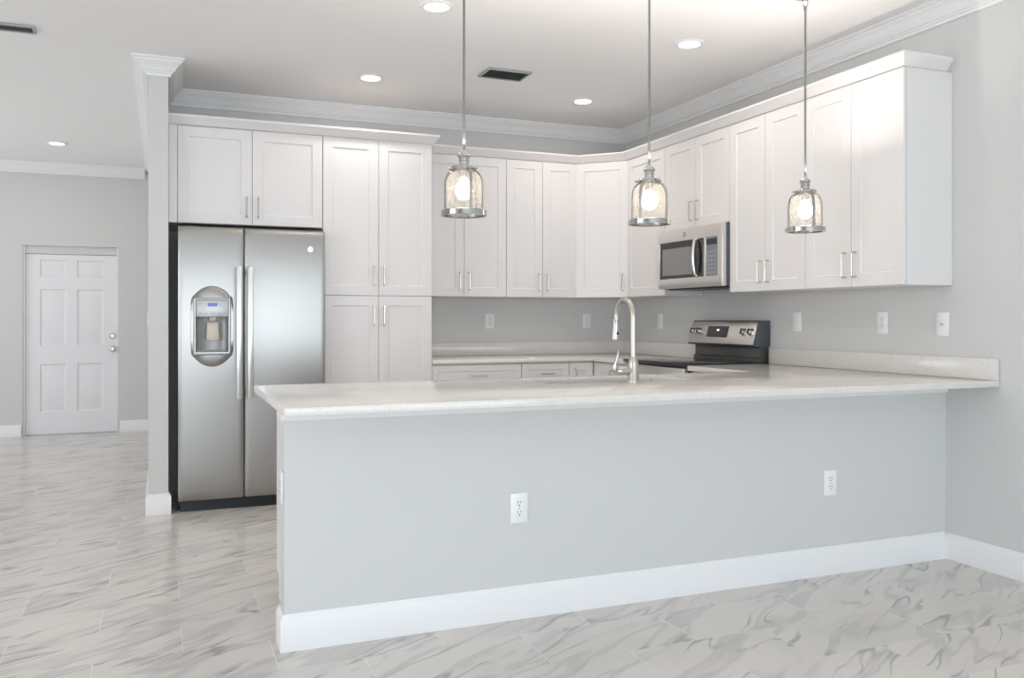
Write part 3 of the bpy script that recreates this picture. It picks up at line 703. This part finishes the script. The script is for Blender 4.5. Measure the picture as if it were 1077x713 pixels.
# ------------------------------------------------------------------ pendants
def pendant(x, strap_deg, label):
    y = -3.1; zb = 1.628
    t = thing('pendant_lamp', label, 'pendant lamp', (x, y, zb), 0, 'seeded glass pendants over the peninsula')
    up = HC-zb
    bm = B(); lathe(bm, [(0, up-.0005), (.062, up-.0005), (.062, up-.010), (.05, up-.020), (.012, up-.026), (0, up-.026)], 36); finish('canopy', bm, 'chrome', t)
    bm = B(); lz = up-.026-.019
    tube(bm, [(.017*math.sin(2*PI*k/20), 0, lz+.019*math.cos(2*PI*k/20)) for k in range(21)], .0024, 8); finish('hanging_loop', bm, 'chrome', t)
    bm = B(); lathe(bm, [(0, lz-.017), (.008, lz-.019), (.009, lz-.030), (.0062, lz-.038), (.0055, lz-.05), (.0055, .272), (0, .272)], 18); finish('rod', bm, 'rod', t)
    bm = B(); lathe(bm, [(0, .275), (.008, .275), (.011, .268), (.024, .258), (.027, .250), (.027, .246), (.021, .243), (.021, .238), (.0225, .236), (.0225, .230), (.021, .228), (.021, .212), (.026, .206), (0, .206)], 32); finish('socket_cap', bm, 'chrome', t)
    bm = B(); lathe(bm, [(0, .206), (.052, .206), (.054, .203), (.054, .195), (.052, .193), (0, .193)], 40); cl = finish('collar', bm, 'chrome', t)
    for a in (.5, .5+2*PI/3, .5+4*PI/3):
        bm = B(); rod(bm, (.052*math.cos(a), .052*math.sin(a), .1995), (.064*math.cos(a), .064*math.sin(a), .1995), .005, 12); finish('thumb_screw', bm, 'chrome', cl)
    out = [(.034, .192), (.048, .190), (.060, .184), (.069, .173), (.0755, .158), (.0785, .140), (.0795, .12), (.0795, .012)]
    inn = [(r-.0028, z-(.0028 if z > .15 else 0)) for r, z in out[::-1]]
    bm = B(); lathe(bm, out+inn+[out[0]], 48); finish('glass_shade', bm, 'seeded', t)
    bm = B(); lathe(bm, [(.0805, .003), (.0955, .003), (.0955, .023), (.0925, .025), (.0805, .025), (.0805, .003)], 48); finish('bottom_ring', bm, 'chrome', t)
    for a in [math.radians(strap_deg+k) for k in (0, 120, 240)]:
        bm = B(); w = .0062; c, s = math.cos(a), math.sin(a); L = []
        for r, z in [(.046, .1945), (.052, .1935)] + [(r+.0018, z+.001) for r, z in out[2:-1]] + [(.0813, .012)]:
            L.append([bm.verts.new((c*q-s*b, s*q+c*b, z)) for q, b in ((r, -w), (r, w), (r+.0016, w), (r+.0016, -w))])
        for p, q in zip(L, L[1:]):
            for k in range(4): bm.faces.new((p[k], p[(k+1) % 4], q[(k+1) % 4], q[k]))
        bm.faces.new(L[0]); bm.faces.new(L[-1][::-1]); finish('strap', bm, 'strap', t)
    bm = B(); lathe(bm, [(0, .192), (.017, .192), (.017, .160), (0, .160)], 24); finish('bulb_socket', bm, 'handle', t)
    bm = B(); lathe(bm, [(0, .1595), (.014, .159), (.018, .150), (.031, .130), (.036, .108), (.033, .090), (.022, .076), (.010, .070), (0, .069)], 28); finish('bulb', bm, 'bulb', t)
    l = bpy.data.lights.new('pendant_bulb_light', 'POINT'); l.energy = PEND; l.color = PENDCOL; l.shadow_soft_size = .038
    o = bpy.data.objects.new('pendant_bulb_light', l); COL.objects.link(o); o.location = (x, y, zb+.112)
    area('added_ceiling_fill', (x, y, zb+.30), (PI, 0, 0), .05, .05, UP, CANCOL, 'DISK', math.radians(150))  # added fill lamp, not the pendant's own light; brightens the ceiling
pendant(-2.511, -89, 'leftmost glass pendant lamp, hanging in front of the pantry-side wall cabinet')
pendant(-1.628, -150, 'middle glass pendant lamp, hanging over the faucet left of the microwave')
pendant(-.746, -103, 'rightmost glass pendant lamp, hanging in front of the right wall cabinets')

# ------------------------------------------------------------------ recessed lights and vents
for x, y, lab in ((-2.372, -2.261, 'recessed ceiling light cut by the top edge of the photo'), (-2.391, -.852, 'recessed ceiling light above the pantry cabinet'),
                  (-.839, -2.236, 'recessed ceiling light nearest the right wall cabinets, between two pendants'), (-.817, -.829, 'recessed ceiling light near the kitchen corner, right of the dark vent'),
                  (-4.554, 2.324, 'recessed ceiling light in the hall, above the six-panel door')):
    t = thing('recessed_light', lab, 'ceiling light', (x, y, HC-.012), 0, 'recessed ceiling lights')
    bm = B(); lathe(bm, [(.060, .0115), (.088, .0115), (.088, .008), (.076, .001), (.062, .003), (.060, .0115)], 40); finish('trim_ring', bm, 'trim', t)
    bm = B(); lathe(bm, [(0, .0105), (.0598, .0105), (.0598, .004), (.04, .0025), (0, .002)], 36); finish('lens', bm, 'lens', t)
    area('recessed_lamp_light', (x, y, HC-.016), (0, 0, 0), .12, .12, CAN, CANCOL, 'DISK', math.radians(170))
def vent(x0, x1, y0, y1, lab):
    t = thing('air_vent', lab, 'vent', ((x0+x1)/2, (y0+y1)/2, HC-.014), 0)
    hx, hy = (x1-x0)/2, (y1-y0)/2
    bm = B(); slab(bm, [-hx, -hx+.014, hx-.014, hx], [-hy, -hy+.014, hy-.014, hy], lambda i, j: not (i == 1 and j == 1), .0, .0135, (0, 1, 2)); finish('frame', bm, 'ventmetal', t, .002, 1)
    bm = B(); box(bm, (-hx+.014, -hy+.014, .011), (hx-.014, hy-.014, .0135)); finish('backing', bm, 'duct', t)
    n = 9
    for k in range(n):
        bm = B(); yy = -hy+.026+k*(2*hy-.052)/(n-1); prism(bm, [(yy-.007, .002), (yy-.006, .001), (yy+.007, .009), (yy+.006, .010)], -hx+.0145, hx-.0145, 0); finish('louver', bm, 'vent_louver', t)
vent(-1.752, -1.452, -1.366, -1.160, 'dark rectangular ceiling vent between the left and middle pendant rods')
vent(-4.62, -4.312, -1.157, -1.035, 'dark slim ceiling vent at the left edge of the photo')

# ------------------------------------------------------------------ outlets and switches
def wall_plate(kind, loc, rz, label, group=None):
    """local: plate in the xz plane, front towards -y"""
    nm = {'duplex': 'wall_outlet', 'decora': 'wall_outlet', 'rocker': 'light_switch', 'coax': 'cable_outlet'}[kind]
    t = thing(nm, label, 'switch' if kind == 'rocker' else 'outlet', loc, rz, group)
    hw, hh = .0375, .060
    bm = B(); v = box(bm, (-hw, -.0006, -hh), (hw, -.006, hh)); finish('cover_plate', bm, 'plate', t, .0025)
    if kind == 'duplex':
        for z in (.0195, -.0195):
            bm = B(); lathe(bm, [(0, 0), (.0165, 0), (.0165, .0016), (.0155, .0024), (0, .0024)], 28, Matrix.Translation((0, -.006, z)) @ Matrix.Rotation(PI/2, 4, 'X')); s = finish('socket', bm, 'plate', t)
            bm = B()
            for x in (-.0065, .0065): box(bm, (x-.0013, -.0085, z+.0005), (x+.0013, -.0089, z+.0085))
            lathe(bm, [(0, 0), (.0028, 0), (.0028, .0004), (0, .0004)], 14, Matrix.Translation((0, -.0085, z-.0075)) @ Matrix.Rotation(PI/2, 4, 'X')); finish('slot', bm, 'slot', s)
        bm = B(); lathe(bm, [(0, 0), (.003, 0), (.002, .001), (0, .001)], 12, Matrix.Translation((0, -.006, 0)) @ Matrix.Rotation(PI/2, 4, 'X')); finish('screw', bm, 'handle', t)
    elif kind == 'decora':
        bm = B(); box(bm, (-.0165, -.006, -.033), (.0165, -.0078, .033)); s = finish('socket', bm, 'plate', t, .0008, 1)
        bm = B()
        for z in (.017, -.017):
            for x in (-.006, .006): box(bm, (x-.0012, -.0078, z), (x+.0012, -.0082, z+.007))
            box(bm, (-.002, -.0078, z-.009), (.002, -.0082, z-.005))
        finish('slot', bm, 'slot', s)
    elif kind == 'rocker':
        bm = B(); prism(bm, [(-.0055, -.033), (-.0100, -.033), (-.0070, 0), (-.0085, .033), (-.0055, .033)], -.0165, .0165, 0); finish('rocker', bm, 'plate', t, .0006, 1)
    else:
        bm = B(); rod(bm, (0, -.006, 0), (0, -.014, 0), .0055, 14); finish('connector', bm, 'handle', t)
    return t
wall_plate('duplex', (-2.335, HW0, .445), 0, 'white duplex outlet on the half wall, below the left part of the worktop')
wall_plate('duplex', (-.745, HW0, .432), 0, 'white duplex outlet on the half wall near its right corner')
wall_plate('duplex', (HWX, -3.207, .585), -PI/2, 'white outlet on the narrow left end of the half wall')
wall_plate('duplex', (-1.233, 0, 1.186), 0, 'white outlet on the back wall below the left pendant, left one of the two there')
wall_plate('duplex', (-.363, 0, 1.186), 0, 'white outlet on the back wall just left of the faucet arc')
wall_plate('rocker', (0, -.579, 1.186), -PI/2, 'white switch on the right wall between faucet and range')
wall_plate('rocker', (0, -2.17, 1.186), -PI/2, 'white switch on the right wall just right of the range control panel')
wall_plate('duplex', (0, -2.855, 1.184), -PI/2, 'white outlet on the right wall under the farthest right wall cabinet')
wall_plate('coax', (0, -3.249, 1.178), -PI/2, 'white plate with one cable jack, rightmost on the right wall')
wall_plate('rocker', (XP0, -.60, 1.20), -PI/2, 'white switch seen edge-on on the left face of the column wall')
